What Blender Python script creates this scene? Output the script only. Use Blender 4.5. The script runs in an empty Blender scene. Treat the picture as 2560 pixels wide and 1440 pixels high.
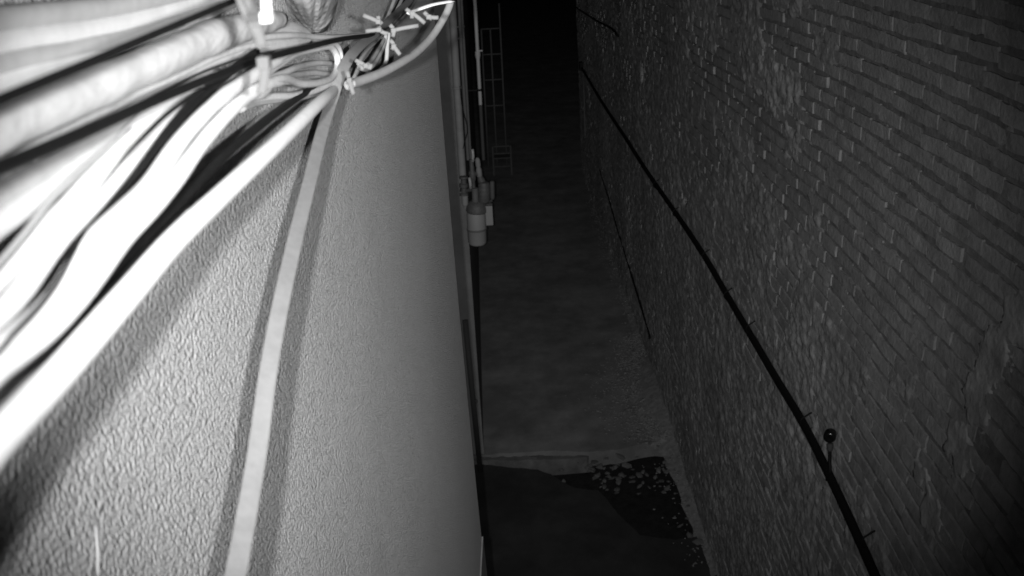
import bpy, bmesh, math, random
import numpy as np
from mathutils import Vector, Matrix

# ------------------------------------------------------------------ camera, sky, light, exposure
scene = bpy.context.scene
C = scene.collection
scene.render.engine = 'CYCLES'
CAM_H = 5.65                       # the camera hangs 5.65 m above the alley floor
PITCH, YAW, ROLL = 0.39845, 0.0006, -0.0495
LENS_PX = 2230.6                   # equisolid focal length for a 2560 px wide picture
ORIGIN = Vector((0, 0, CAM_H))

def cam_axes():
    cp, sp, cy, sy = math.cos(PITCH), math.sin(PITCH), math.cos(YAW), math.sin(YAW)
    f = Vector((sy * cp, cy * cp, -sp)); r = Vector((cy, -sy, 0)); u = r.cross(f)
    cr, sr = math.cos(ROLL), math.sin(ROLL)
    return r * cr + u * sr, u * cr - r * sr, f
RIGHT, UP, FWD = cam_axes()

cd = bpy.data.cameras.new('camera'); cam = bpy.data.objects.new('camera', cd); C.objects.link(cam)
cam.matrix_world = Matrix(((RIGHT.x, UP.x, -FWD.x, ORIGIN.x), (RIGHT.y, UP.y, -FWD.y, ORIGIN.y),
                           (RIGHT.z, UP.z, -FWD.z, ORIGIN.z), (0, 0, 0, 1)))
cd.type = 'PANO'
cd.panorama_type = 'FISHEYE_EQUISOLID'
cd.sensor_fit = 'HORIZONTAL'; cd.sensor_width = 36.0; cd.sensor_height = 20.25
cd.fisheye_lens = LENS_PX * 36.0 / 2560.0
cd.fisheye_fov = math.radians(170)
cd.lens = 4.0
cd.clip_start = 0.005; cd.clip_end = 600
cd.dof.use_dof = True; cd.dof.focus_distance = 1.5; cd.dof.aperture_fstop = 1.6
scene.camera = cam

world = bpy.data.worlds.new('World'); scene.world = world; world.use_nodes = True
wn = world.node_tree.nodes; wl = world.node_tree.links
sky = wn.new('ShaderNodeTexSky'); sky.sky_type = 'NISHITA'; sky.sun_disc = False
SUN_EL, SUN_ROT = math.radians(35), math.radians(200)
sky.sun_elevation = SUN_EL; sky.sun_rotation = SUN_ROT
bw = wn.new('ShaderNodeRGBToBW')
wl.new(sky.outputs[0], bw.inputs[0]); wl.new(bw.outputs[0], wn['Background'].inputs[0])
wn['Background'].inputs[1].default_value = 0.0001
sd = bpy.data.lights.new('moon', 'SUN'); sd.energy = 0.0005; sd.angle = math.radians(0.5)
moon = bpy.data.objects.new('moon', sd); C.objects.link(moon); moon.location = (0, -4, 12)
moon.rotation_euler = (math.radians(55), 0, math.radians(160))

# the two infrared lamps beside the camera lens, the only light of the photograph
LAMP_W, LAMP_CONE, LAMP_LIFT, LAMP_TURN = 57.0, 83.5, math.radians(4.0), math.radians(2.5)
for s in (-1, 1):
    ld = bpy.data.lights.new('infrared_lamp', 'SPOT'); ld.energy = LAMP_W
    ld.spot_size = math.radians(LAMP_CONE); ld.spot_blend = 1.0; ld.shadow_soft_size = 0.005
    ld.use_nodes = True
    n = ld.node_tree.nodes; em = n['Emission']
    fo = n.new('ShaderNodeLightFalloff'); fo.inputs['Strength'].default_value = 1.0; fo.inputs['Smooth'].default_value = 0.04
    ld.node_tree.links.new(fo.outputs['Linear'], em.inputs['Strength'])
    lo = bpy.data.objects.new('infrared_lamp', ld); C.objects.link(lo)
    m = cam.matrix_world @ Matrix.Rotation(LAMP_TURN, 4, 'Y') @ Matrix.Rotation(LAMP_LIFT, 4, 'X'); m.translation = ORIGIN + RIGHT * (0.034 * s) + FWD * 0.004
    lo.matrix_world = m

scene.view_settings.view_transform = 'Standard'; scene.view_settings.look = 'None'
scene.view_settings.exposure = 0.0; scene.view_settings.gamma = 1.0
scene.cycles.max_bounces = 6; scene.cycles.diffuse_bounces = 3; scene.cycles.glossy_bounces = 2
scene.cycles.use_denoising = True

# ------------------------------------------------------------------ helpers
rnd = random.Random(7)
def view_ray(px, py):
    x, y = (px - 1280) / LENS_PX, (720 - py) / LENS_PX
    r = math.hypot(x, y) + 1e-9; th = 2 * math.asin(min(1, r / 2)); s = math.sin(th) / r
    return RIGHT * (x * s) + UP * (y * s) + FWD * math.cos(th)
def at_x(px, py, x):  d = view_ray(px, py); return ORIGIN + d * (x / d.x)
def at_y(px, py, y):  d = view_ray(px, py); return ORIGIN + d * (y / d.y)
def at_z(px, py, z):  d = view_ray(px, py); return ORIGIN + d * ((z - ORIGIN.z) / d.z)
def at_d(px, py, t):  return ORIGIN + view_ray(px, py) * t
def seen(p):
    v = Vector(p) - ORIGIN; f = v.dot(FWD)
    th = math.acos(max(-1, min(1, f / v.length))); h = math.hypot(v.dot(RIGHT), v.dot(UP)) + 1e-9
    r = 2 * LENS_PX * math.sin(th / 2)
    return 1280 + v.dot(RIGHT) / h * r, 720 - v.dot(UP) / h * r

def mat(name, v, rough=0.8, spec=0.3, var=0.0, var_scale=20.0, bump=0.0, bump_scale=200.0, bump_dist=0.001, stretch=(1, 1, 1), kind='NOISE', stain=0.0, stain_scale=1.5, metal=0.0, own=False):
    m = bpy.data.materials.new(name); m.use_nodes = True
    n, l = m.node_tree.nodes, m.node_tree.links; b = n['Principled BSDF']
    b.inputs['Base Color'].default_value = (v, v, v, 1); b.inputs['Roughness'].default_value = rough
    b.inputs['Specular IOR Level'].default_value = spec; b.inputs['Metallic'].default_value = metal
    tc = n.new('ShaderNodeTexCoord'); mp = n.new('ShaderNodeMapping'); mp.inputs['Scale'].default_value = stretch
    if own:                                     # each copy gets its own cut of the texture
        oi = n.new('ShaderNodeObjectInfo'); ad = n.new('ShaderNodeVectorMath'); ad.operation = 'MULTIPLY_ADD'; ad.inputs[1].default_value = (3.1, 3.1, 3.1)
        l.new(oi.outputs['Location'], ad.inputs[0]); l.new(tc.outputs['Object'], ad.inputs[2]); l.new(ad.outputs[0], mp.inputs['Vector'])
    else: l.new(tc.outputs['Object'], mp.inputs['Vector'])
    if var > 0 or stain > 0:
        t = n.new('ShaderNodeTexNoise'); t.inputs['Scale'].default_value = var_scale; t.inputs['Detail'].default_value = 6; t.inputs['Roughness'].default_value = .65
        l.new(mp.outputs[0], t.inputs['Vector'])
        r = n.new('ShaderNodeMapRange'); r.inputs[1].default_value = .25; r.inputs[2].default_value = .75
        r.inputs[3].default_value = v * (1 - var); r.inputs[4].default_value = v * (1 + var)
        l.new(t.outputs['Fac'], r.inputs[0]); out = r.outputs[0]
        if stain > 0:
            t2 = n.new('ShaderNodeTexNoise'); t2.inputs['Scale'].default_value = stain_scale; t2.inputs['Detail'].default_value = 8; t2.inputs['Roughness'].default_value = .7
            l.new(mp.outputs[0], t2.inputs['Vector'])
            r2 = n.new('ShaderNodeMapRange'); r2.inputs[1].default_value = .4; r2.inputs[2].default_value = .62
            r2.inputs[3].default_value = 1 - stain; r2.inputs[4].default_value = 1
            l.new(t2.outputs['Fac'], r2.inputs[0])
            mu = n.new('ShaderNodeMath'); mu.operation = 'MULTIPLY'; l.new(out, mu.inputs[0]); l.new(r2.outputs[0], mu.inputs[1]); out = mu.outputs[0]
        l.new(out, b.inputs['Base Color'])
    if bump > 0:
        if kind == 'GRAIN':
            t = n.new('ShaderNodeTexVoronoi'); t.inputs['Scale'].default_value = bump_scale; t.feature = 'F1'; t.inputs['Randomness'].default_value = 1
            t3 = n.new('ShaderNodeTexNoise'); t3.inputs['Scale'].default_value = bump_scale * 1.1; t3.inputs['Detail'].default_value = 5
            l.new(mp.outputs[0], t3.inputs['Vector'])
            mx = n.new('ShaderNodeMath'); mx.operation = 'MULTIPLY_ADD'; mx.inputs[1].default_value = -1.3
            l.new(t.outputs['Distance'], mx.inputs[0]); l.new(t3.outputs['Fac'], mx.inputs[2]); h = mx.outputs[0]
        elif kind == 'VORONOI':
            t = n.new('ShaderNodeTexVoronoi'); t.inputs['Scale'].default_value = bump_scale; t.feature = 'SMOOTH_F1'; t.inputs['Smoothness'].default_value = .7
            h = t.outputs['Distance']
        else:
            t = n.new('ShaderNodeTexNoise'); t.inputs['Scale'].default_value = bump_scale; t.inputs['Detail'].default_value = 4; h = t.outputs['Fac']
        l.new(mp.outputs[0], t.inputs['Vector'])
        bp = n.new('ShaderNodeBump'); bp.inputs['Strength'].default_value = bump; bp.inputs['Distance'].default_value = bump_dist
        if kind == 'VORONOI': bp.invert = True
        l.new(h, bp.inputs['Height']); l.new(bp.outputs[0], b.inputs['Normal'])
    return m

M = {
    'render': mat('rough_render', .41, .45, .5, .16, 140, 1.0, 360, .0017, (1, 1, .9), 'GRAIN', .10, 1.2),
    'plinth': mat('plinth_cement', .14, .9, .2, .2, 30, .5, 150, .001),
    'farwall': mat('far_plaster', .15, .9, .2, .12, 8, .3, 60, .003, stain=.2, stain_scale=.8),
    'farbase': mat('far_base_plaster', .85, .9, .2, .1, 8, .3, 60, .003),
    'brick': mat('old_brick', .27, .95, .1, .30, 9, .8, 38, .008, stain=.25, stain_scale=1.3, own=True),
    'mortar': mat('lime_mortar', .29, .95, .1, .35, 9, .7, 35, .010, stain=.3, stain_scale=1.0),
    'joint': mat('dirty_joint', .15, .95, .05, .4, 12, .6, 40, .008),
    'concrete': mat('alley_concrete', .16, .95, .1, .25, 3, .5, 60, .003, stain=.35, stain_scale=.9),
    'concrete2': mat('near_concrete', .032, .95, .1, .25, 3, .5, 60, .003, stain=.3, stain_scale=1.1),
    'soil': mat('dark_soil', .015, 1, .05, .4, 12, .8, 40, .01),
    'rubble': mat('rubble', .085, .95, .1, .4, 25, .6, 120, .004),
    'gravel': mat('crumbled_mortar', .15, .95, .1, .45, 18, .5, 120, .004),
    'black': mat('black_plastic', .006, .6, .12),
    'blackcable_gap': mat('black_jacket_and_gap', .012, .6, .15, .3, 200),  # black jackets, also the strands that stand in for shaded gaps
    'white': mat('white_cable_jacket', .9, .6, .2, .06, 90, .2, 150, .0008),
    'ivory': mat('ivory_cable_jacket', .72, .65, .15, .08, 90, .2, 150, .0008),
    'grey': mat('grey_cable_jacket', .46, .65, .15, .1, 90, .2, 150, .0008),
    'coil': mat('coil_cable_jacket', .33, .65, .12, .1, 90, .2, 150, .0008),
    'loop': mat('loop_cable_jacket', .56, .65, .12, .15, 90, .3, 150, .0008),
    'flat': mat('flat_cable_jacket', .18, .8, .08, .14, 120, .25, 300, .0006, (1, 1, .1)),
    'sleeve': mat('sleeve_plastic', .60, .55, .2, .15, 40, .6, 70, .004, (.4, .4, 1)),
    'film': mat('grey_plastic_film', .30, .3, .5, .2, 12, .8, 18, .02),
    'tie': mat('nylon_tie', .15, .7, .08),
    'strap': mat('grey_nylon_strap', .12, .7, .08, .1, 200),
    'tiew': mat('white_nylon_tie', .92, .6, .2),
    'pipe': mat('painted_pipe', .19, .7, .3, .15, 12),
    'pipe2': mat('thin_painted_pipe', .10, .7, .3, .15, 12),
    'pipew': mat('white_pipe', .33, .6, .3, .1, 12),
    'piped': mat('dark_pipe', .05, .7, .2, .1, 12),
    'canister': mat('canister_plastic', .22, .6, .3, .05, 10),
    'valve': mat('cast_valve', .075, .6, .4, .3, 40, .4, 60, .004),
    'brass': mat('bright_handle', .32, .4, .5, .3, 80),
    'frame': mat('painted_steel', .08, .7, .2, .2, 10),
    'chair': mat('dull_wood', .06, .7, .2, .2, 10),
}

def link(name, me, m=None, parent=None):
    o = bpy.data.objects.new(name, me); C.objects.link(o)
    if m is not None and me is not None and not me.materials: me.materials.append(m)
    if parent is not None: o.parent = parent; o.matrix_parent_inverse = parent.matrix_world.inverted()
    return o
def tag(o, label, cat, group=None):
    o['label'] = label; o['category'] = cat
    if group: o['group'] = group
    return o
def empty(name, loc, label=None, cat=None, group=None):
    o = bpy.data.objects.new(name, None); C.objects.link(o); o.location = loc
    o.empty_display_size = .05
    bpy.context.view_layer.update()
    if label: tag(o, label, cat, group)
    return o
def pyd(name, v, f, smooth=False):
    me = bpy.data.meshes.new(name); me.from_pydata([tuple(a) for a in v], [], f); me.update()
    if smooth: me.polygons.foreach_set('use_smooth', [True] * len(me.polygons))
    return me
def npmesh(name, v, f, smooth=False):
    v = np.asarray(v, np.float32); f = np.asarray(f, np.int32); k = f.shape[1]
    me = bpy.data.meshes.new(name)
    me.vertices.add(len(v)); me.vertices.foreach_set('co', v.ravel())
    me.loops.add(f.size); me.loops.foreach_set('vertex_index', f.ravel())
    me.polygons.add(len(f)); me.polygons.foreach_set('loop_start', np.arange(len(f), dtype=np.int32) * k)
    me.polygons.foreach_set('loop_total', np.full(len(f), k, np.int32))
    me.update(calc_edges=True)
    if smooth: me.polygons.foreach_set('use_smooth', np.ones(len(f), bool))
    return me
def box_mesh(name, lo, hi, bev=0.0, taper=None):
    bm = bmesh.new(); bmesh.ops.create_cube(bm, size=1)
    for v in bm.verts: v.co = Vector([(lo[i] + hi[i]) / 2 + v.co[i] * (hi[i] - lo[i]) for i in range(3)])
    if bev > 0: bmesh.ops.bevel(bm, geom=bm.edges[:], offset=bev, segments=2, affect='EDGES', profile=.6)
    me = bpy.data.meshes.new(name); bm.to_mesh(me); bm.free(); return me
def lathe_mesh(name, prof, axis, base, n=20):
    """prof: (distance along axis, radius)"""
    a = Vector(axis).normalized(); h = Vector((1, 0, 0)) if abs(a.x) < .8 else Vector((0, 1, 0))
    e1 = a.cross(h).normalized(); e2 = a.cross(e1); v = []; f = []
    for t, r in prof:
        for k in range(n):
            q = 2 * math.pi * k / n; v.append(Vector(base) + a * t + (e1 * math.cos(q) + e2 * math.sin(q)) * r)
    for i in range(len(prof) - 1):
        for k in range(n): f.append((i * n + k, i * n + (k + 1) % n, (i + 1) * n + (k + 1) % n, (i + 1) * n + k))
    f.append(tuple(range(n))[::-1]); f.append(tuple(range((len(prof) - 1) * n, len(prof) * n)))
    me = pyd(name, v, f, True)
    try: me.set_sharp_from_angle(angle=math.radians(40))
    except Exception: pass
    return me
def spline(pts, step):
    P = [Vector(p) for p in pts]; out = []
    P = [P[0] * 2 - P[1]] + P + [P[-1] * 2 - P[-2]]
    for i in range(1, len(P) - 2):
        a, b, c, d = P[i - 1:i + 3]; n = max(2, int((c - b).length / step))
        for k in range(n):
            t = k / n
            out.append(.5 * ((2 * b) + (c - a) * t + (2 * a - 5 * b + 4 * c - d) * t * t + (3 * b - a - 3 * c + d) * t ** 3))
    out.append(P[-2]); return out
def tube_mesh(name, pts, r, n=12, step=.01, smooth_path=True, wob=0.0, flat=None):
    """swept tube; r a number or a list along the path; flat = (half width, half thickness, normal) for a ribbon"""
    Q = spline(pts, step) if smooth_path else [Vector(p) for p in pts]
    m = len(Q); T = [(Q[min(i + 1, m - 1)] - Q[max(i - 1, 0)]).normalized() for i in range(m)]
    h = Vector(flat[2]) if flat else (Vector((0, 0, 1)) if abs(T[0].z) < .9 else Vector((0, 1, 0)))
    e = (h - T[0] * h.dot(T[0])).normalized(); v = []; f = []
    ph = rnd.random() * 9
    for i in range(m):
        if flat: e = (h - T[i] * h.dot(T[i])).normalized()
        else: e = (e - T[i] * e.dot(T[i])).normalized()
        g = T[i].cross(e); u = i / (m - 1)
        if isinstance(r, (list, tuple)):
            q = u * (len(r) - 1); k = min(int(q), len(r) - 2); rr = r[k] + (r[k + 1] - r[k]) * (q - k)
        else: rr = r
        if wob: rr *= 1 + wob * math.sin(ph + i * .9) * math.sin(i * .23 + ph)
        for k in range(n):
            a = 2 * math.pi * k / n
            if flat:
                ca, sa = math.cos(a), math.sin(a)
                x = math.copysign(abs(ca) ** .35, ca) * flat[0]; y = math.copysign(abs(sa) ** .5, sa) * flat[1]
                v.append(Q[i] + g * x + e * y)
            else: v.append(Q[i] + (e * math.cos(a) + g * math.sin(a)) * rr)
    for i in range(m - 1):
        for k in range(n): f.append((i * n + k, i * n + (k + 1) % n, (i + 1) * n + (k + 1) % n, (i + 1) * n + k))
    f.append(tuple(range(n))[::-1]); f.append(tuple(range((m - 1) * n, m * n)))
    return pyd(name, v, f, True)

def vnoise(x, y, seed=0):
    """smooth value noise on numpy arrays"""
    r = np.random.default_rng(seed).random((256, 256)); xi = np.floor(x).astype(int); yi = np.floor(y).astype(int)
    fx = x - xi; fy = y - yi; fx = fx * fx * (3 - 2 * fx); fy = fy * fy * (3 - 2 * fy)
    g = lambda a, b: r[a % 256, b % 256]
    return (g(xi, yi) * (1 - fx) + g(xi + 1, yi) * fx) * (1 - fy) + (g(xi, yi + 1) * (1 - fx) + g(xi + 1, yi + 1) * fx) * fy
def fbm(x, y, seed=0, o=4):
    s = 0; a = .5; t = 0
    for k in range(o): s = s + a * vnoise(x * 2 ** k, y * 2 ** k, seed + k); t += a; a *= .55
    return s / t

# ------------------------------------------------------------------ ground
g = link('ground', pyd('ground', [(-150, -150, -.22), (150, -150, -.22), (150, 250, -.22), (-150, 250, -.22)], [(0, 1, 2, 3)]), M['soil'])
g['kind'] = 'structure'

def slab(name, outline, top, m, depth=.2):
    bm = bmesh.new(); vs = [bm.verts.new((p[0], p[1], top)) for p in outline]
    f = bm.faces.new(vs); bm.normal_update()
    if f.normal.z < 0: f.normal_flip()
    r = bmesh.ops.extrude_face_region(bm, geom=[f])
    for v in r['geom']:
        if isinstance(v, bmesh.types.BMVert): v.co.z = top - depth
    bmesh.ops.recalc_face_normals(bm, faces=bm.faces[:])
    bmesh.ops.triangulate(bm, faces=[q for q in bm.faces if len(q.verts) > 4], ngon_method='EAR_CLIP')
    me = bpy.data.meshes.new(name); bm.to_mesh(me); bm.free()
    o = link(name, me, m); o['kind'] = 'structure'; return o
def rough_edge(pts, amp, step, seed):
    r = random.Random(seed); out = []
    for a, b in zip(pts[:-1], pts[1:]):
        n = max(1, int((Vector(b) - Vector(a)).length / step))
        for k in range(n):
            t = k / n; out.append((a[0] + (b[0] - a[0]) * t + r.uniform(-amp, amp), a[1] + (b[1] - a[1]) * t + r.uniform(-amp, amp)))
    out.append(pts[-1]); return out
# far slab of the alley: its near edge is the step
far_edge = rough_edge([(-3.5, 8.56), (-.4, 8.55), (.4, 8.57), (.75, 8.5), (1.1, 8.5), (1.5, 8.62), (1.98, 8.55)], .012, .07, 3)
slab('pavement', rough_edge([(1.98, 20.52), (14, 20.6), (14, 90), (-3.5, 90)], .02, 2.0, 13) + far_edge, 0.0, M['concrete'])
# broken near slab with the hole in it
px_edge = [(1200, 1160), (1270, 1168), (1345, 1174), (1375, 1186), (1410, 1206), (1440, 1221), (1495, 1226), (1520, 1252), (1545, 1285), (1575, 1312), (1600, 1338), (1650, 1346), (1690, 1350)]
edge = [at_z(a, b, -.02) for a, b in px_edge]; edge = [(p.x, p.y) for p in edge]
near_edge = rough_edge([(-3.5, 8.36)] + edge + [(1.98, edge[-1][1] + .05)], .008, .06, 5)
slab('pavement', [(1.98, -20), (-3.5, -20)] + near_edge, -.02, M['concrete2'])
# low concrete lip between the two slabs
lip = rough_edge([(-3.4, 8.51), (-.3, 8.5), (.3, 8.49), (.50, 8.46), (.78, 8.42)], .016, .05, 9) + rough_edge([(.76, 8.40), (.45, 8.38), (.2, 8.40), (-.3, 8.44), (-3.4, 8.42)], .012, .07, 11)
slab('kerb', lip, -.005, mat('kerb_concrete', .12, .95, .1, .3, 5, .6, 50, .004, stain=.4, stain_scale=2.0), .22)

# ------------------------------------------------------------------ brick wall on the right
WX = 1.80
WALL_Y0, WALL_Y1, WALL_TOP = .6, 20.5, 7.2
CH, BL, BH, BD, JT = .0900, .239, .0665, .10, .0045
bw_root = empty('brick_wall', (WX, 1, 0), 'long old brick wall with smeared mortar along the alley', 'wall')
holes = [at_x(1605, 182, WX), at_x(1532, 115, WX), at_x(2141, 597, WX), at_x(1868, 578, WX), at_x(1710, 500, WX), at_x(1690, 285, WX)]
hole_r = [.13, .12, .05, .05, .05, .06]
# patches of cement render: centre from the picture, half sizes in metres along the wall and in height
patches = []
for a, b, ry, rz in [(2480, 900, .13, .14), (2440, 1000, .10, .12), (2400, 1110, .13, .13), (2330, 1290, .10, .10), (2540, 800, .10, .10), (2300, 1180, .10, .06)]:
    p = at_x(a, b, WX); patches.append((p.y, p.z, ry, rz))
def patch_mask(y, z):
    m = np.zeros_like(y)
    for py, pz, ry, rz in patches:
        d = np.sqrt(((y - py) / ry) ** 2 + ((z - pz) / rz) ** 2) + (fbm(y * 16, z * 16, 77, 4) - .5) * 1.5
        m = np.maximum(m, np.clip((1.0 - d) / .10, 0, 1))
    return m

def wall_wave(y, z): return (fbm(y * .7 + 5, z * .7, 31, 2) - .5) * .05
def brick_proto(seed):
    r = np.random.default_rng(seed); ny, nz = 6, 3
    L, H = BL * (1 + r.uniform(-.03, .012)), BH * (1 + r.uniform(-.08, .06))
    v = []; 
    for j in range(nz):
        for i in range(ny):
            a = i / (ny - 1) - .5; b = j / (nz - 1) - .5
            e = (i in (0, ny - 1)) + (j in (0, nz - 1))
            v.append((r.normal(0, .0006) + .0005 * e + (.0025 if e == 2 else 0) * r.random(), a * L + r.normal(0, .0025), b * H + r.normal(0, .0030)))
    f = [(j * ny + i, (j + 1) * ny + i, (j + 1) * ny + i + 1, j * ny + i + 1) for j in range(nz - 1) for i in range(ny - 1)]
    rim = [i for i in range(ny)] + [j * ny + ny - 1 for j in range(1, nz)] + [(nz - 1) * ny + i for i in range(ny - 2, -1, -1)] + [j * ny for j in range(nz - 2, 0, -1)]
    n0 = len(v)
    for i in rim: v.append((BD, v[i][1], v[i][2]))
    k = len(rim)
    for i in range(k): f.append((rim[i], rim[(i + 1) % k], n0 + (i + 1) % k, n0 + i))
    return np.array(v), f
PROTO = [brick_proto(100 + k) for k in range(14)]
proto_me = []
for v, f in PROTO:
    me = pyd('brick', v, f, True); me.set_sharp_from_angle(angle=math.radians(38)); me.materials.append(M['brick']); proto_me.append(me)
spots = []
nrow = int(WALL_TOP / CH)
for j in range(nrow):
    off = (BL + JT) * (.5 * (j % 2)) + rnd.uniform(-.03, .03); y = WALL_Y0 + off - .2
    while y < WALL_Y1 - .15:
        header = rnd.random() < .06
        yc = y + (BL + JT) / 2; z = CH * (j + .5) + .014 * math.sin(yc * .9 + j * .05) + .006 * math.sin(yc * 2.7 + j * .31) + rnd.gauss(0, .0030)
        y += BL + JT + rnd.gauss(0, .004)
        if yc < WALL_Y0 + .13: continue
        if any((yc - h.y) ** 2 + (z - h.z) ** 2 < r * r for h, r in zip(holes, hole_r)): continue
        spots.append((yc, z, rnd.gauss(0, .0032) + (rnd.random() < .06) * .008, rnd.randrange(len(PROTO)), rnd.gauss(0, .018)))
sp = np.array(spots); wave = wall_wave(sp[:, 0], sp[:, 1]); pm = patch_mask(sp[:, 0].copy(), sp[:, 1].copy())
near = []
for i, (yc, z, dx, k, rot) in enumerate(spots):
    px, py = seen((WX, yc, z))
    if -20 < px < 2580 and -20 < py < 1460 and pm[i] < .5: near.append((math.dist((WX, yc, z), ORIGIN), i))
near.sort(); single = set(i for _, i in near[:290])
for i in sorted(single):
    yc, z, dx, k, rot = spots[i]
    o = bpy.data.objects.new('brick', proto_me[int(k)]); C.objects.link(o)
    o.location = (WX + dx + wave[i], yc, z); o.rotation_euler = (rot, 0, 0)
    o.parent = bw_root; o.matrix_parent_inverse = bw_root.matrix_world.inverted()
V = []; F = []; nb = 0
for i, (yc, z, dx, k, rot) in enumerate(spots):
    if i in single: continue
    v, f = PROTO[int(k)]; q = v.copy(); c, s = math.cos(rot), math.sin(rot)
    yy = q[:, 1] * c - q[:, 2] * s; zz = q[:, 1] * s + q[:, 2] * c
    V.append(np.stack([q[:, 0] + WX + dx + wave[i], yy + yc, zz + z], 1)); F.append(np.array(f) + nb); nb += len(v)
me = npmesh('brick_courses', np.concatenate(V), np.concatenate(F), True); me.set_sharp_from_angle(angle=math.radians(38))
o = link('brick_courses', me, M['brick'], bw_root); o['kind'] = 'stuff'

# mortar: dirty raked joints, and above them an uneven coat smeared over the bricks
def sheet(name, y0, y1, z0, z1, s, m, depth):
    ny, nz = int((y1 - y0) / s) + 1, int((z1 - z0) / s) + 1
    Y, Z = np.meshgrid(np.linspace(y0, y1, ny), np.linspace(z0, z1, nz))
    d = depth(Y, Z) + wall_wave(Y, Z)
    for h, r in zip(holes, hole_r):
        q = np.sqrt((Y - h.y) ** 2 + (Z - h.z) ** 2) / (r * .8) + (fbm(Y * 14, Z * 14, 41, 3) - .5) * .7
        d = d + np.clip((1.1 - q) * 3, 0, 1) * .09
    v = np.stack([WX + d, Y, Z], -1).reshape(-1, 3)
    i = np.arange(nz - 1)[:, None] * ny + np.arange(ny - 1)[None, :]
    f = np.stack([i, i + ny, i + ny + 1, i + 1], -1).reshape(-1, 4)
    link(name, npmesh(name, v, f, True), m, bw_root)
def joint_depth(Y, Z): return .013 + (fbm(Y * 18, Z * 24, 5, 3) - .5) * .012
def coat_depth(Y, Z):
    low = np.clip((4.6 - Z) / 1.9, 0, 1); far = np.clip((Y - 3.4) / 2.8, 0, 1)
    smear = np.clip((fbm(Y * 2.1, Z * 3.0, 9, 5) - .60 + .19 * low + .25 * far) * 5, 0, 1)
    d = .030 - smear * (.0315 + .034 * (fbm(Y * 15, Z * 21, 15, 4) - .45))
    pmk = patch_mask(Y, Z)
    return d * (1 - pmk) + pmk * ((fbm(Y * 9, Z * 9, 21, 4) - .5) * .022 - .006)
sheet('joint_mortar', WALL_Y0, WALL_Y1, 0, WALL_TOP, .035, M['joint'], joint_depth)
sheet('smeared_mortar', WALL_Y0, 6.5, 0, WALL_TOP, .0125, M['mortar'], coat_depth)
sheet('smeared_mortar', 6.5, WALL_Y1, 0, WALL_TOP, .022, M['mortar'], coat_depth)
o = link('wall_core', box_mesh('wall_core', (WX + .085, WALL_Y0 + .01, -.2), (WX + .5, WALL_Y1 - .02, WALL_TOP)), M['mortar'], bw_root)
link('wall_end', box_mesh('wall_end', (WX + .03, WALL_Y1 - .015, -.2), (WX + .5, WALL_Y1 + .04, WALL_TOP)), M['mortar'], bw_root)

# ------------------------------------------------------------------ rendered wall close on the left
NX, NY = -.20, 2.07               # face of the wall beside the camera, its far corner
BATTER, TURN = .0145, .025        # it leans out a little towards its foot and turns a little towards the alley
def wall_face(z, y=NY): return NX + BATTER * (CAM_H - z) + TURN * y
root = empty('rendered_wall', (NX - .3, 1, 0), 'rough pale rendered wall close beside the cable bundle', 'wall')
z0, z1 = 3.99, 8.0
v = [(wall_face(z0, -1.5), -1.5, z0), (wall_face(z0), NY - .012, z0), (wall_face(z1), NY - .012, z1), (wall_face(z1, -1.5), -1.5, z1),
     (wall_face(z0) - .012, NY, z0), (wall_face(z1) - .012, NY, z1), (-3.5, NY, z0), (-3.5, NY, z1), (-3.5, -1.5, z0), (-3.5, -1.5, z1)]
f = [(0, 1, 2, 3), (1, 4, 5, 2), (4, 6, 7, 5), (6, 8, 9, 7), (8, 0, 3, 9), (3, 2, 5, 7, 9), (0, 8, 6, 4, 1)]
link('render_coat', pyd('render_coat', v, f), M['render'], root)
pv = []
for z in (0, 3.986):
    e = .004 + BATTER * (z1 - z) * 0
    pv += [(wall_face(z, -1.5) + e, -1.5, z), (wall_face(z) + e, NY + .004, z), (-3.5, NY + .004, z), (-3.5, -1.5, z)]
link('plinth', pyd('plinth', pv, [(3, 2, 1, 0), (4, 5, 6, 7), (0, 1, 5, 4), (1, 2, 6, 5), (2, 3, 7, 6), (3, 0, 4, 7)]), M['plinth'], root)
p = at_x(238, 1318, wall_face(5.4, .3)); q = at_x(240, 1440, wall_face(5.35, .3)); dx = wall_face(5.4, .3) - NX
link('paint_drip', tube_mesh('paint_drip', [p + Vector((.0004, 0, 0)), (p + q) / 2 + Vector((.0010, .0004, 0)), q + Vector((.0012, 0, 0))], [.0006, .0008, .0006], 8, .004), M['grey'], root)

# ------------------------------------------------------------------ far building on the left, beyond the recess
def fx(y): return -.41 - .023 * (y - 8.57)
root = empty('plaster_building', (-2, 14, 0), 'pale plaster building behind the pipes and hanging canister', 'building')
FY0, FY1 = 8.57, 21.5
v = [(fx(FY0), FY0, 0), (fx(FY1), FY1, 0), (fx(FY1), FY1, 8), (fx(FY0), FY0, 8), (-4, FY0, 0), (-4, FY0, 8), (-4, FY1, 0), (-4, FY1, 8)]
f = [(0, 1, 2, 3), (4, 0, 3, 5), (1, 6, 7, 2), (6, 4, 5, 7), (3, 2, 7, 5)]
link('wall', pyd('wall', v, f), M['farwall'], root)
# iron ring on its corner
p = at_y(1187, 1003, FY0 - .012)
ring = [p + Vector((.028 * math.cos(a), 0, .028 * math.sin(a))) for a in [k * math.pi / 8 for k in range(17)]]
link('iron_ring', tube_mesh('iron_ring', ring, .006, 8, .01), M['piped'], root)

a, b = at_y(1163, 800, 8.2), at_y(1199, 1150, 8.2); b.z = 0
o = link('plank', tube_mesh('plank', [a, b], .03, 8, 5, False, 0, (.028, .012, (.1, -1, 0))), M['piped']); tag(o, 'dark narrow plank leaning in the recess beside the plaster building', 'plank')

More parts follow.
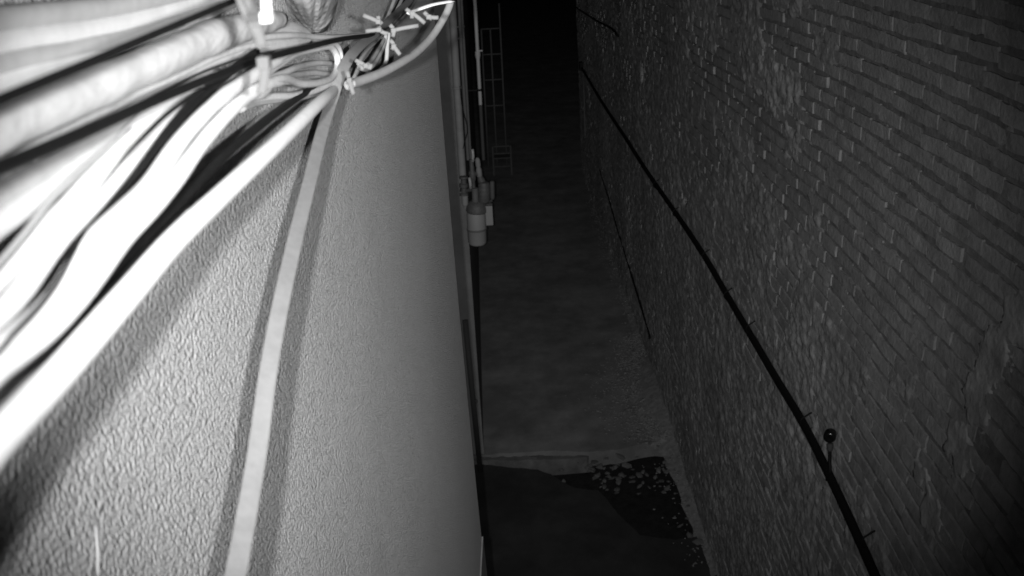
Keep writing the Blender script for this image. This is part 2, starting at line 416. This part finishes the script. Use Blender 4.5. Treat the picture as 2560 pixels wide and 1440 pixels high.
def far_pipe(name, label, pxs, w, y, m, z_low, z_top=None, group=None, stand=None):
    """vertical pipe on the far building: picture column at mid height, width in picture pixels"""
    q = at_y(pxs[0], pxs[1], y); r = w * y * 1.06 / LENS_PX / 2
    t = empty(name, (q.x, y, z_low), label, 'pipe', group)
    link('tube', lathe_mesh('tube', [(0, r), ((z_top or 7.6) - z_low, r)], (0, 0, 1), (q.x, y, z_low), 18), m, t)
    return t, q.x, r
# brackets tie each pipe back to the wall
def bracket(t, x, y, z, r, m):
    link('bracket', lathe_mesh('bracket', [(-.012, r + .004), (-.010, r + .007), (.010, r + .007), (.012, r + .004)], (0, 0, 1), (x, y, z), 18), m, t)
    if y < FY0: link('bracket_arm', box_mesh('bracket_arm', (x - .008, y, z - .008), (x + .008, FY0 + .01, z + .008)), m, t)
    else: link('bracket_arm', box_mesh('bracket_arm', (fx(y) - .01, y - .008, z - .008), (x, y + .008, z + .008)), m, t)

zb = at_y(1157, 446, 8.42).z
t, x, r = far_pipe('wall_pipe', 'thick pale grey vertical pipe ending at the left valve', (1147, 290), 18, 8.42, M['pipe'], zb)
for z in (4.2, 5.1): bracket(t, x, 8.42, z, r, M['pipe'])
t, x, r = far_pipe('wall_pipe', 'thin grey vertical pipe beside the thick one, running into the valve cluster', (1161, 250), 8, 9.1, M['pipe2'], at_y(1167, 400, 9.1).z)
bracket(t, x, 9.1, 4.6, r, M['pipe2'])
t, x, r = far_pipe('wall_pipe', 'slim dark vertical pipe between the thin grey pipe and the bright pipe', (1168, 250), 6, 9.3, M['pipe2'], at_y(1171, 420, 9.3).z)
bracket(t, x, 9.3, 4.7, r, M['pipe2'])
# bright pipe: upper white length, collar, lower dark length
zc = at_y(1197, 262, 9.6).z
t, x, r = far_pipe('bright_pipe', 'bright white vertical pipe with a collar and a darker lower length', (1194, 130), 8.5, 9.6, M['pipew'], zc)
zl = at_y(1203, 400, 9.6).z
link('lower_tube', lathe_mesh('lower_tube', [(0, r * 1.0), (zc - zl, r * 1.0)], (0, 0, 1), (x, 9.6, zl), 18), M['piped'], t)
zz = at_y(1199, 135, 9.6).z
link('collar', lathe_mesh('collar', [(-.06, r * 1.02), (-.015, r * 1.5), (.03, r * 1.5), (.03, r)], (0, 0, 1), (x, 9.6, zz), 18), M['pipew'], t)
link('collar_plate', box_mesh('collar_plate', (x, 9.58, zz + .03), (x + .055, 9.62, zz + .045), .003), M['pipew'], t)
bracket(t, x, 9.6, at_y(1195, 225, 9.6).z, r, M['black'])
bracket(t, x, 9.6, 5.3, r, M['pipew'])
# thin black wire over the pipes
o = link('thin_wire', tube_mesh('thin_wire', [at_y(a, b, 8.34) for a, b in [(1150, 215), (1153, 250), (1160, 285), (1167, 310), (1168, 333), (1162, 352), (1158, 372)]], .0045, 6, .03), M['black'])
tag(o, 'thin black wire curving across the vertical wall pipes above the valves', 'wire')

# ------------------------------------------------------------------ valve cluster with hanging canister
vy = 8.35
def vp(px, py, dy=0.0): return at_y(px, py, vy + dy)
S = vy * 1.06 / LENS_PX           # metres for one picture pixel at that depth
root = empty('valve_cluster', vp(1190, 520), 'cluster of pipe valves with a pale round canister hanging below', 'valve cluster')
def vl(name, a, b, prof, m, dy=0.0, n=20, parent=None):
    A, B = vp(*a, dy), vp(*b, dy); L = (B - A).length
    return link(name, lathe_mesh(name, [(t * L, r * S) for t, r in prof], B - A, A, n), m, parent or root)
can = vl('canister', (1190, 527), (1194, 614), [(0, 14), (.04, 22), (.08, 23.5), (.47, 23.5), (.48, 24.5), (.52, 24.5), (.53, 23.8), (.88, 23), (.94, 20), (.98, 10), (1, 4)], M['canister'], 0, 28)
vl('seam_band', (1192, 569), (1192.3, 574), [(0, 24.7), (.2, 25.3), (.8, 25.3), (1, 24.7)], M['pipe2'], 0, 28, can)
vl('canister_cover', (1193, 500), (1192, 530), [(0, 10), (.15, 20), (.5, 26), (.9, 27), (1, 24)], M['valve'], 0)
p = vp(1223, 535)
link('side_box', box_mesh('side_box', (p.x - 9 * S, p.y - .05, p.z - 26 * S), (p.x + 9 * S, p.y + .05, p.z + 24 * S), .006), M['canister'], root)
vl('meter_body', (1210, 454), (1210, 506), [(0, 5), (.04, 12), (.16, 15), (.24, 14), (.3, 15), (.9, 15), (.97, 13), (1, 9)], M['valve'], -.02)
hd = vl('wheel_handle', (1230, 452), (1231, 498), [(0, 3), (.05, 6), (.9, 6), (1, 4)], M['valve'], 0)
vl('handle_stem', (1214, 474), (1230, 474), [(0, 3), (1, 3)], M['valve'], 0)
vl('handle_tail', (1222, 505), (1231, 500), [(0, 4), (1, 4)], M['piped'], 0)
vl('left_valve', (1159, 441), (1160, 488), [(0, 10), (.1, 10.5), (.15, 7), (.35, 7), (.4, 11), (.55, 11), (.6, 7), (.85, 7), (.9, 11), (1, 11)], M['valve'], 0)
vl('plug', (1162, 487), (1163, 519), [(0, 8), (.7, 8), (.85, 6), (.9, 4), (1, 3)], M['canister'], 0)
vl('feed_pipe', (1187, 470), (1190, 522), [(0, 8), (.5, 8), (.55, 9), (.7, 9), (.72, 7), (1, 6)], M['pipe2'], -.02)
vl('elbow', (1193, 394), (1199, 442), [(0, 3), (.1, 6), (.4, 6.5), (.5, 5), (.6, 7), (.95, 7), (1, 5)], M['pipe'], 0)
vl('coupling', (1199, 440), (1206, 458), [(0, 6), (.5, 9), (1, 9)], M['valve'], 0)
vl('cross_pipe', (1160, 478), (1190, 472), [(0, 5), (1, 5)], M['piped'], 0)
vl('cross_pipe', (1172, 432), (1198, 436), [(0, 6), (1, 6)], M['piped'], 0)
vl('riser', (1178, 398), (1184, 470), [(0, 5), (.4, 6), (.5, 8), (.7, 8), (.75, 5), (1, 5)], M['valve'], 0)
for a, b in [((1181, 373), (1182, 402)), ((1173, 444), (1176, 469))]:
    p, q = vp(*a, -.06), vp(*b, -.06)
    lv = link('lever', tube_mesh('lever', [p, (p + q) / 2 + Vector((.004, -.01, 0)), q], .01, 6, .02, True, 0, (.013, .006, (0, 1, 0))), M['brass'], root)
    link('lever_hub', lathe_mesh('lever_hub', [(0, .014), (.05, .014), (.055, .008)], (0, -1, 0), q + Vector((0, .06, 0)), 12), M['brass'], lv)
p = vp(1190, 480); link('wall_arm', box_mesh('wall_arm', (fx(FY0) - .05, vy - .01, p.z - .015), (fx(FY0) - .02, FY0 + .01, p.z + .015)), M['valve'], root)

# ------------------------------------------------------------------ far end: tall frame and chair
root = empty('tall_frame', (0, 21.2, 0), 'tall dark metal frame with cross bars standing behind the chair', 'frame')
FYD = 21.2
def frame_bar(name, a, b, r):
    link(name, tube_mesh(name, [a, b], r, 6, 5, False), M['frame'], root)
xr = [at_y(1252, 100, FYD).x, at_y(1230, 160, FYD).x, at_y(1207, 150, FYD).x]
zt = [at_y(1250, 8, FYD).z, at_y(1228, 70, FYD).z, at_y(1205, 72, FYD).z]
for xx, z in zip(xr, zt): frame_bar('post', Vector((xx, FYD, 0)), Vector((xx, FYD, z)), .024)
for py in (72, 136, 200, 265):
    z = at_y(1230, py, FYD).z; frame_bar('cross_bar', Vector((xr[2], FYD + .03, z)), Vector((xr[0], FYD + .03, z)), .02)

cy = 20.3; base = at_z(1257, 428, 0.0)
root = empty('chair', (base.x, cy, 0), 'small dark chair with slatted back standing in the far alley', 'chair')
def cb(name, x0, x1, y0, y1, z0, z1, par=None):
    c = base.x; link(name, box_mesh(name, (c + x0, cy + y0, z0), (c + x1, cy + y1, z1), .006), M['chair'], par or root)
hw = .21; top = .72
for s in (-1, 1):
    cb('leg', s * hw - .02, s * hw + .02, -.02, .02, 0, top - .004)
    cb('leg', s * hw - .02, s * hw + .02, .36, .40, 0, .40)
cb('seat', -hw - .015, hw + .015, -.018, .42, .402, .43)
cb('back_rail', -hw + .021, hw - .021, -.013, .013, top - .035, top)
cb('back_rail', -hw + .021, hw - .021, -.013, .013, .51, .545)
cb('stretcher', -hw + .021, hw - .021, -.01, .01, .2, .225)

# ------------------------------------------------------------------ black pipe on the brick wall
PXW = WX - .052
pts = [at_x(a, b, PXW) for a, b in [(1452, 166), (1505, 255), (1562, 342), (1600, 402), (1640, 462), (1700, 548), (1762, 642), (1816, 735), (1872, 830), (1940, 945), (2010, 1062), (2075, 1192), (2130, 1310), (2188, 1440)]]
pts.append(pts[-1] + (pts[-1] - pts[-2]) * 3)
root = empty('black_pipe', pts[5], 'long black plastic pipe clipped along the brick wall', 'pipe')
link('tube', tube_mesh('tube', pts, .0265, 14, .12), M['black'], root)
for a, b in [(1765, 640), (1820, 738), (1876, 822), (2014, 1054), (2168, 1352), (1690, 532), (1640, 462)]:
    p = at_x(a, b, PXW); up = Vector((0, .02, .03)); w = Vector((WX + .03, p.y, p.z))
    h = link('clip', tube_mesh('clip', [p + Vector((.034, .0, .060)), p + Vector((.020, .0, .055)), p + Vector((.005, .0, .045)), p + Vector((-.03, 0, .02)), p + Vector((-.033, 0, -.01)), p + Vector((-.01, 0, -.04))], .006, 6, .01), M['black'], root)
# stub with a round cap rising from the pipe
foot = at_x(2068, 1200, PXW); mid = at_x(2074, 1150, PXW); neck = at_x(2075, 1122, PXW); head = at_x(2075, 1090, PXW)
st = link('standpipe', tube_mesh('standpipe', [foot, at_x(2075, 1180, PXW), mid, neck], .0105, 10, .02), M['black'], root)
d = (head - neck).normalized(); L = (head - neck).length
link('collar', lathe_mesh('collar', [(0, .014), (.01, .019), (L * .55, .021), (L * .6, .015)], d, neck - d * .012, 16), M['piped'], st)
hv = -view_ray(2075, 1090); hv = Vector((hv.x, hv.y * .8, 0)).normalized()
link('cap', lathe_mesh('cap', [(-.03, .028), (-.024, .037), (.012, .038), (.022, .033), (.027, .024), (.026, .012), (.022, .004)], hv, head, 24), mat('glossy_black', .006, .22, .5), st)

# thin dark cable low on the brick wall, and the small black box with a pale conduit at the wall's far end
o = link('thin_cable', tube_mesh('thin_cable', [at_x(a, b, WX - .014) for a, b in [(1500, 425), (1520, 490), (1540, 560), (1562, 630), (1580, 692), (1602, 765), (1622, 830)]] + [at_x(1624, 845, WX - .03)], .015, 8, .15), M['black'])
tag(o, 'thin dark cable running low along the brick wall to its foot', 'cable')
o = link('upper_cable', tube_mesh('upper_cable', [at_x(a, b, WX - .014) for a, b in [(1440, 18), (1470, 38), (1500, 56), (1530, 72), (1545, 90)]], .02, 8, .2), M['black'])
tag(o, 'short dark cable high on the far end of the brick wall', 'cable')
p = at_x(1454, 165, WX - .05)
o = link('junction_box', box_mesh('junction_box', (p.x - .05, p.y - .10, p.z - .09), (WX + .03, p.y + .10, p.z + .09), .012), M['black']); tag(o, 'small black box where the long black pipe ends', 'junction box')
q = at_x(1451, 315, WX - .025)
o = link('conduit', lathe_mesh('conduit', [(0, .016), (p.z - .1 - q.z, .016)], (0, 0, 1), (WX - .015, p.y, q.z), 10), M['valve']); tag(o, 'slim pale conduit dropping below the small black box', 'conduit')

# ------------------------------------------------------------------ cables beside the camera
def cable(path, lat, r, m, label, name='cable', group=None, ext=.25, n=14, wob=.0, cat='cable', both=False, step=.008):
    """path in picture pixels, lat = distance from the camera towards the rendered wall (one value or one per point)"""
    P = []
    for i, (a, b) in enumerate(path):
        L = lat if not isinstance(lat, (list, tuple)) else lat[i] if len(lat) == len(path) else lat[0] + (lat[1] - lat[0]) * i / (len(path) - 1)
        P.append(at_x(a, b, -L))
    rr = r
    if ext:
        d = P[0] - P[1]; d = d * (.04 / d.length); P = [P[0] + d * k for k in range(int(ext / .04), 0, -1)] + P
    o = link(name, tube_mesh(name, P, rr, n, step, True, wob), m)
    tag(o, label, cat, group); return o
GW = 'white cables bundled on the wall'
LW = 'white round cable packed between the black cables of the bundle'
# black cables, then dark strands put in for shaded gaps
cable([(-60, 276), (0, 250), (200, 166), (400, 80), (590, 0), (700, -45), (820, -90)], .112, .0016, M['blackcable_gap'], 'thin black cable crossing above the thick pale sleeve', 'black_cable_or_gap')
cable([(-60, 447), (0, 420), (200, 335), (400, 246), (560, 182), (640, 152), (760, 120), (860, 97), (950, 86)], (.112, .135), .0021, M['blackcable_gap'], 'black cable running just below the thick pale sleeve', 'black_cable_or_gap')
cable([(-60, 985), (0, 937), (80, 877), (154, 817), (250, 715), (355, 600), (471, 480), (590, 362), (740, 246), (800, 215)], (.124, .150), .0029, M['blackcable_gap'], 'black cable beside the lowest thick white cable', 'black_cable_or_gap')
cable([(-60, 925), (0, 876), (28, 840), (70, 795), (112, 746), (150, 690), (182, 632), (215, 580), (305, 480), (417, 333), (500, 243), (565, 188), (640, 130)], [.118, .118, .118, .118, .119, .121, .124, .128, .132, .136, .140, .140, .140], [.0006, .0006, .0006, .0007, .0008, .0009, .0016, .0024, .0027, .0026, .0026, .0026, .0026], M['blackcable_gap'], 'dark strand standing in for the shaded gap among the white cables', 'black_cable_or_gap', ext=0)  # dark strand added where only the shade between white cables shows
cable([(205, 515), (250, 470), (300, 408), (365, 335), (430, 275), (510, 222)], (.128, .136), [.0001, .0006, .0010, .0010, .0010, .0009], M['blackcable_gap'], 'fine dark line standing in for a shaded groove between white cables', 'gap_shade_line', ext=0)  # black line painting the shade of a narrow groove
cable([(-40, 700), (0, 655), (60, 585), (110, 520), (180, 445), (260, 375), (330, 318)], (.136, .142), [.0011, .0011, .0011, .0010, .0008, .0002], M['grey'], 'fine grey line lying on the pale cables under the lower black cable', 'grey_line', ext=0)  # thin grey line laid over the pale cables
# thick pale sleeve
cable([(-60, 350), (0, 325), (200, 237), (400, 150), (540, 90), (640, 62), (700, 50)], (.142, .155), [.0070, .0066, .0066, .007, .0082, .0095, .009, .006], M['sleeve'], 'thick pale sleeve between two thin black cables', 'cable_sleeve', wob=.05, n=20)
# grey-white cables above it
for k, pth in enumerate([[(-60, 60), (0, 52), (330, 10), (600, -45)], [(-60, 118), (0, 108), (300, 60), (600, -20)], [(-60, 175), (0, 162), (300, 100), (520, 25), (640, -30)], [(-60, 225), (0, 205), (240, 125), (480, 45), (600, -10)]]):
    cable(pth, (.165, .175), .0054, M['ivory'] if k % 2 else M['grey'], ['topmost grey cable of the bundle, above the thin black cable', 'pale cable above the thin black cable, second from the top', 'grey cable above the thin black cable, third from the top', 'pale cable lying directly behind the thin black cable'][k], wob=.03)
# white cables of the bundle
cable([(-60, 530), (0, 492), (200, 380), (350, 290), (500, 215), (600, 172)], (.155, .16), .0042, M['grey'], 'grey cable just under the lower black cable', wob=.04)
cable([(-60, 610), (0, 560), (180, 435), (330, 325), (500, 225), (600, 175)], (.15, .158), .0043, M['ivory'], 'ivory cable second below the lower black cable', wob=.05)
W = [([(-60, 742), (0, 690), (110, 570), (200, 482), (325, 335), (440, 240), (540, 188)], (.142, .152), .0038),
     ([(-60, 850), (0, 790), (60, 722), (150, 600), (262, 478), (383, 333), (470, 246), (550, 188)], (.136, .148), .0037),
     ([(-60, 935), (0, 880), (60, 832), (140, 748), (235, 602), (360, 478), (465, 335), (560, 240), (640, 185), (700, 148), (760, 124), (805, 113), (836, 124), (848, 150)], [.122, .122, .123, .124, .126, .128, .131, .134, .138, .146, .154, .160, .164, .166], [.0038] * 7 + [.0034, .0029, .0026, .0026]),
     ([(-60, 975), (0, 915), (95, 843), (190, 752), (300, 605), (415, 480), (520, 338), (600, 255), (660, 215), (715, 200), (765, 206), (810, 203), (838, 186), (846, 160)], [.122, .122, .123, .124, .126, .128, .131, .134, .138, .146, .154, .160, .164, .166], [.0037] * 7 + [.0034, .0029, .0026, .0026])]
for pth, lat, r in W: cable(pth, lat, r, M['white'], LW, group=GW, wob=.05)
cable([(-60, 1075), (0, 1015), (100, 930), (230, 800), (360, 655), (480, 530)], (.135, .15), .0036, M['grey'], 'grey cable tucked behind the lowest thick white cable')
cable([(-70, 1190), (0, 1100), (150, 935), (320, 737), (432, 606), (556, 486), (700, 352), (800, 256), (835, 225), (862, 190)], [.116, .116, .116, .116, .117, .118, .120, .128, .145, .170], .0047, M['white'], 'thick white cable lowest in the bundle, running straight across the rendered wall')

# flat cable hanging in front of the rendered wall
P = [at_x(a, b, -l) for a, b, l in [(540, 1620, .13), (588, 1440, .131), (640, 1150, .132), (672, 920, .133), (705, 745, .134), (740, 590, .136), (775, 450, .139), (805, 330, .143), (830, 250, .144), (848, 195, .140), (870, 150, .136), (900, 115, .134), (945, 80, .134), (985, 40, .136), (1020, 5, .138), (1050, -40, .140)]]
o = link('flat_cable', tube_mesh('flat_cable', P, .004, 16, .012, True, 0, (.0052, .0015, (.35, -.72, .6))), M['flat'])
tag(o, 'pale flat cable hanging in front of the rough rendered wall', 'cable')

# coil of cable tied up beside the wall
coil = empty('cable_coil', at_x(750, 180, -.15), 'looped coil of pale cable held by nylon ties', 'cable coil')
def loop(path, lat, r, m=None):
    P = []
    for i, (a, b) in enumerate(path):
        L = lat[0] + (lat[1] - lat[0]) * i / (len(path) - 1); P.append(at_x(a, b, -L))
    link('loop', tube_mesh('loop', P, r, 12, .006), m or M['loop'], coil)
loop([(600, 262), (640, 248), (680, 242), (740, 238), (800, 222), (835, 198), (851, 168), (850, 132), (836, 109), (800, 112), (740, 126), (690, 152), (650, 186), (600, 225)], (.150, .142), .0027)
loop([(600, 250), (655, 234), (680, 206), (715, 196), (755, 209), (800, 206), (830, 194), (843, 168), (842, 140), (826, 118), (790, 122), (740, 135), (690, 165), (640, 205)], (.138, .150), .0029)
loop([(610, 235), (665, 200), (710, 182), (760, 163), (810, 157), (840, 165), (846, 185), (820, 212)], (.146, .172), .0025)
loop([(610, 245), (670, 214), (720, 193), (780, 182), (832, 184), (845, 160)], (.150, .172), .0025)
loop([(610, 225), (660, 168), (700, 142), (760, 121), (810, 112), (838, 122), (849, 150), (843, 182)], (.146, .172), .0029)
loop([(600, 270), (650, 252), (700, 246), (760, 240), (810, 226), (840, 205)], (.160, .160), .003)
# upper lobe
loop([(300, 215), (400, 160), (470, 125), (560, 84), (640, 60), (715, 60), (760, 78), (772, 96), (730, 108), (640, 122), (540, 150), (420, 200), (300, 260), (180, 315), (60, 368), (-80, 430), (-160, 465)], (.160, .165), .0034)
loop([(300, 220), (400, 165), (480, 132), (560, 100), (650, 76), (725, 74), (755, 90), (735, 104), (650, 110), (560, 132), (430, 190), (300, 252), (180, 305), (60, 358), (-80, 420), (-160, 455)], (.164, .160), .0032)
loop([(300, 225), (400, 172), (490, 140), (580, 112), (660, 94), (740, 88), (800, 93), (860, 92), (920, 86), (950, 82)], (.164, .150), .0024)
loop([(300, 210), (400, 150), (480, 112), (560, 72), (650, 54), (720, 64), (768, 88), (800, 100), (850, 104)], (.160, .165), .0034)

# thin cables gathered at the tie point, right of the coil
def thin(path, lat, r, m, label, group=None, name='thin_cable'):
    P = [at_x(a, b, -(lat[0] + (lat[1] - lat[0]) * i / (len(path) - 1))) for i, (a, b) in enumerate(path)]
    o = link(name, tube_mesh(name, P, r, 10, .008), m); tag(o, label, 'cable', group)
GT = 'thin cables gathered at the tie point'
LT = 'thin pale cable of the strands rising from the tie point'
for k, dx in enumerate((0, 13, 26, 38)):
    thin([(948 + dx * .2, 92), (955 + dx * .5, 72), (968 + dx, 45), (980 + dx * 1.3, 15), (995 + dx * 1.6, -25)], (.148, .14 + .004 * k), .0026, M['coil'], LT, GT)
LL = 'thin pale cable making a small loop under the tie point'
thin([(962, 80), (938, 104), (912, 132), (897, 160), (905, 172), (926, 170), (948, 140), (962, 105), (965, 85)], (.146, .138), .0026, M['coil'], LL, GT)
thin([(958, 82), (930, 112), (905, 148), (892, 180), (884, 200)], (.150, .152), .0026, M['coil'], LL, GT)
thin([(968, 84), (950, 118), (930, 150), (917, 163)], (.140, .140), .0024, M['coil'], LL, GT)
thin([(972, 82), (968, 115), (966, 150), (952, 176), (920, 196), (880, 208)], (.136, .150), .0027, M['coil'], LL, GT)
# arching cable to the far corner of the wall: given by distance because it swings away from the wall
P = [at_d(a, b, d) for a, b, d in [(872, 212, .72), (890, 206, .74), (950, 184, .80), (1000, 158, .86), (1040, 132, .92), (1075, 98, .98), (1100, 62, 1.02), (1122, 20, 1.05), (1132, -20, 1.07)]]
o = link('arching_cable', tube_mesh('arching_cable', P, .0043, 12, .012), M['coil']); tag(o, 'pale cable arching up from the coil to the wall corner', 'cable')
# bright strip at the top right of the cluster
P = [at_d(a, b, d) for a, b, d in [(1020, 34, .86), (1045, 24, .88), (1080, 12, .9), (1110, 6, .92), (1138, 2, .94)]]
o = link('metal_strip', tube_mesh('metal_strip', P, .002, 8, .01, True, 0, (.0020, .0008, (.2, -.6, .8))), M['tiew']); tag(o, 'narrow bright metal strip lying across the upper cables', 'strip')

# ------------------------------------------------------------------ nylon ties
def tie(band, tail, d, w, label, m=None, head=None, name='cable_tie'):
    """band and tail in picture pixels at distance d"""
    t = empty(name, at_d(*band[0], d), label, 'cable tie', 'nylon ties on the cables')
    nrm = -view_ray(*band[0])
    if len(band) > 1: link('band', tube_mesh('band', [at_d(a, b, d) for a, b in band], .001, 8, .006, True, 0, (w / 2, w * .14, nrm)), m or M['tie'], t)
    hp = at_d(*(head or tail[0]), d - .004); h = w * .62
    link('head', box_mesh('head', hp - Vector((h, h, h)), hp + Vector((h, h, h)), h * .25), m or M['tie'], t)
    if tail: link('tail', tube_mesh('tail', [at_d(a, b, d - .005) for a, b in tail], .001, 8, .006, True, 0, (w / 2, w * .14, nrm)), m or M['tie'], t)
    return t
tie([(600, -10), (612, 22), (632, 60), (648, 88), (655, 118)], [(640, 50), (632, 20), (618, -8)], .345, .0042, 'broad nylon tie strapped round the end of the thick sleeve', M['strap'])
tie([(664, 150), (662, 180), (658, 210), (652, 236)], [(660, 156), (648, 148)], .37, .0042, 'nylon tie strapped round the left end of the coil', M['strap'])
tie([(664, -40), (665, 0), (667, 46)], [(667, 42), (667, 20)], .30, .0030, 'bright white nylon tie hanging above the coil', M['tiew'])
GTL = 'small nylon tie with its cut tail sticking out near the tie point'
for band, tail in [([(868, 178), (872, 195), (872, 212)], [(874, 200), (878, 218), (884, 236)]),
                   ([(975, 62), (985, 75), (982, 92)], [(984, 76), (1010, 70), (1046, 64)]),
                   ([(975, 100), (985, 112), (980, 124)], [(985, 116), (992, 126), (1000, 137)]),
                   ([(945, 40), (948, 52), (955, 60)], [(946, 54), (928, 46), (908, 38)]),
                   ([(1015, 22), (1028, 34), (1030, 46)], [(1032, 34), (1046, 44), (1062, 58)]),
                   ([(888, 150), (900, 156), (918, 166)], [(915, 164), (926, 170), (926, 160)]),
                   ([(946, 66), (955, 80), (970, 84)], [(948, 74), (932, 76), (914, 78)]),
                   ([(1060, 30), (1070, 40), (1080, 48)], [(1072, 42), (1085, 44), (1096, 44)])]:
    tie(band, tail, .70, .0030, GTL)

# crumpled grey plastic wrapped joint hanging above the coil
bm = bmesh.new(); bmesh.ops.create_uvsphere(bm, u_segments=64, v_segments=40, radius=1)
c = at_x(775, -32, -.165)
vs = np.array([v.co[:] for v in bm.verts]); ang = np.arctan2(vs[:, 1], vs[:, 0])
fold = (fbm(ang * 3 + 20, vs[:, 2] * .7 + 9, 51, 3) - .5) * .35 + (fbm(ang * 9 + 40, vs[:, 2] * 1.4 + 9, 61, 3) - .5) * .12
for v, k in zip(bm.verts, fold):
    v.co = Vector((v.co.x * (1 + k) * .024, v.co.y * (1 + k) * .115, v.co.z * (1 + .4 * k) * .040))
me = bpy.data.meshes.new('wrapped_joint'); bm.to_mesh(me); bm.free()
me.polygons.foreach_set('use_smooth', [True] * len(me.polygons))
o = link('wrapped_joint', me, M['film']); o.location = c; o.rotation_euler = (math.radians(-14), 0, math.radians(8))
tag(o, 'crumpled grey plastic wrapping round a joint above the coil', 'wrapping')

# ------------------------------------------------------------------ rubble on the alley floor
def stone_mesh(seed):
    r = random.Random(seed); bm = bmesh.new(); bmesh.ops.create_icosphere(bm, subdivisions=1, radius=1)
    sx, sy, sz = r.uniform(.7, 1.5), r.uniform(.5, 1.0), r.uniform(.2, .5)
    for v in bm.verts: v.co = Vector((v.co.x * sx, v.co.y * sy, v.co.z * sz)) * r.uniform(.55, 1.15)
    me = bpy.data.meshes.new('stone'); bm.to_mesh(me); bm.free(); return me
stones = [stone_mesh(k) for k in range(10)]
for m in stones: m.materials.append(M['rubble'])
rr = random.Random(21)
big = [(1335, 1150, .05), (1405, 1180, .04)]
for k in range(44): big.append((rr.gauss(1512, 42), rr.gauss(1172, 17), rr.uniform(.02, .06)))
for k in range(22): big.append((rr.uniform(1590, 1700), rr.gauss(1180, 26), rr.uniform(.02, .05)))
for a, b in [(1720, 1270), (1735, 1300), (1700, 1320), (1725, 1345), (1745, 1360), (1690, 1180), (1660, 1160), (1640, 1175)]: big.append((a, b, rr.uniform(.03, .06)))
for k, (a, b, s) in enumerate(big):
    p = at_z(a, b, -.02); inside = p.y < 8.5 and .5 < p.x
    if p.x > 1.74: p.x = 1.74 - rr.random() * .1
    o = bpy.data.objects.new('rubble_stone', stones[k % 10]); C.objects.link(o)
    zg = -.20 + rr.random() * .20 if (inside and p.y > 7.6 and p.x > .75) else 0
    o.location = (p.x, p.y, zg + s * .3); o.scale = (s, s, s); o.rotation_euler = (rr.uniform(-.4, .4), rr.uniform(-.4, .4), rr.uniform(0, 6))
    tag(o, 'chunk of pale rubble lying in the broken floor at the brick wall', 'stone', 'rubble in the broken floor')
# fine crumbled mortar along the foot of the brick wall
V = []; F = []; nb = 0
protos = []
for m in stones[:5]:
    protos.append((np.array([v.co[:] for v in m.vertices]), np.array([p.vertices[:] for p in m.polygons])))
rg = np.random.default_rng(4)
for k in range(3800):
    y = rg.choice([rg.uniform(8.6, 11.4), rg.uniform(6.3, 8.6), rg.uniform(11, 18)], p=[.86, .04, .10])
    wdt = (.16 + .20 * math.exp(-((y - 9.6) / 1.0) ** 2)) * (1 if y < 11.5 else .5)
    x = 1.79 - abs(rg.normal(0, wdt)); s = rg.uniform(.006, .02) * (1.6 if rg.random() < .1 else 1)
    z = (0 if y > 8.6 else -.02) + max(0, .10 * (1 - (1.79 - x) / (wdt * 1.3))) * rg.uniform(.5, 1)
    pv, pf = protos[rg.integers(5)]; a = rg.uniform(0, 6.28); c, s_ = math.cos(a), math.sin(a)
    q = pv * s; q = np.stack([q[:, 0] * c - q[:, 1] * s_ + x, q[:, 0] * s_ + q[:, 1] * c + y, q[:, 2] + z], 1)
    V.append(q); F.append(pf + nb); nb += len(pv)
o = link('crumbled_mortar', npmesh('crumbled_mortar', np.concatenate(V), np.concatenate(F)), M['gravel']); o['kind'] = 'stuff'
tag(o, 'fine crumbled mortar heaped along the foot of the brick wall', 'debris')
# the heap itself
ny, nx = 140, 24; Y, X = np.meshgrid(np.linspace(6.2, 13.0, ny), np.linspace(0, 1, nx), indexing='ij')
wdt = .12 + .34 * np.exp(-((Y - 9.6) / 1.1) ** 2) + .10 * (fbm(Y * 3, Y * 0 + 2, 71, 3) - .5); xx = 1.83 - X * (wdt + .02)
zz = (np.where(Y > 8.6, 0, -.02)) + (.13 * (1 - X) ** 1.4 * (.4 + np.exp(-((Y - 9.6) / 1.2) ** 2)) + .03 * (fbm(Y * 9, X * 4, 81, 4) - .4) * (1 - X)) - .012 * X
v = np.stack([xx, Y, zz], -1).reshape(-1, 3); i = np.arange(ny - 1)[:, None] * nx + np.arange(nx - 1)[None, :]
f = np.stack([i, i + 1, i + nx + 1, i + nx], -1).reshape(-1, 4)[:, ::-1]
o = link('earth_bank', npmesh('earth_bank', v, f, True), M['gravel']); o['kind'] = 'structure'
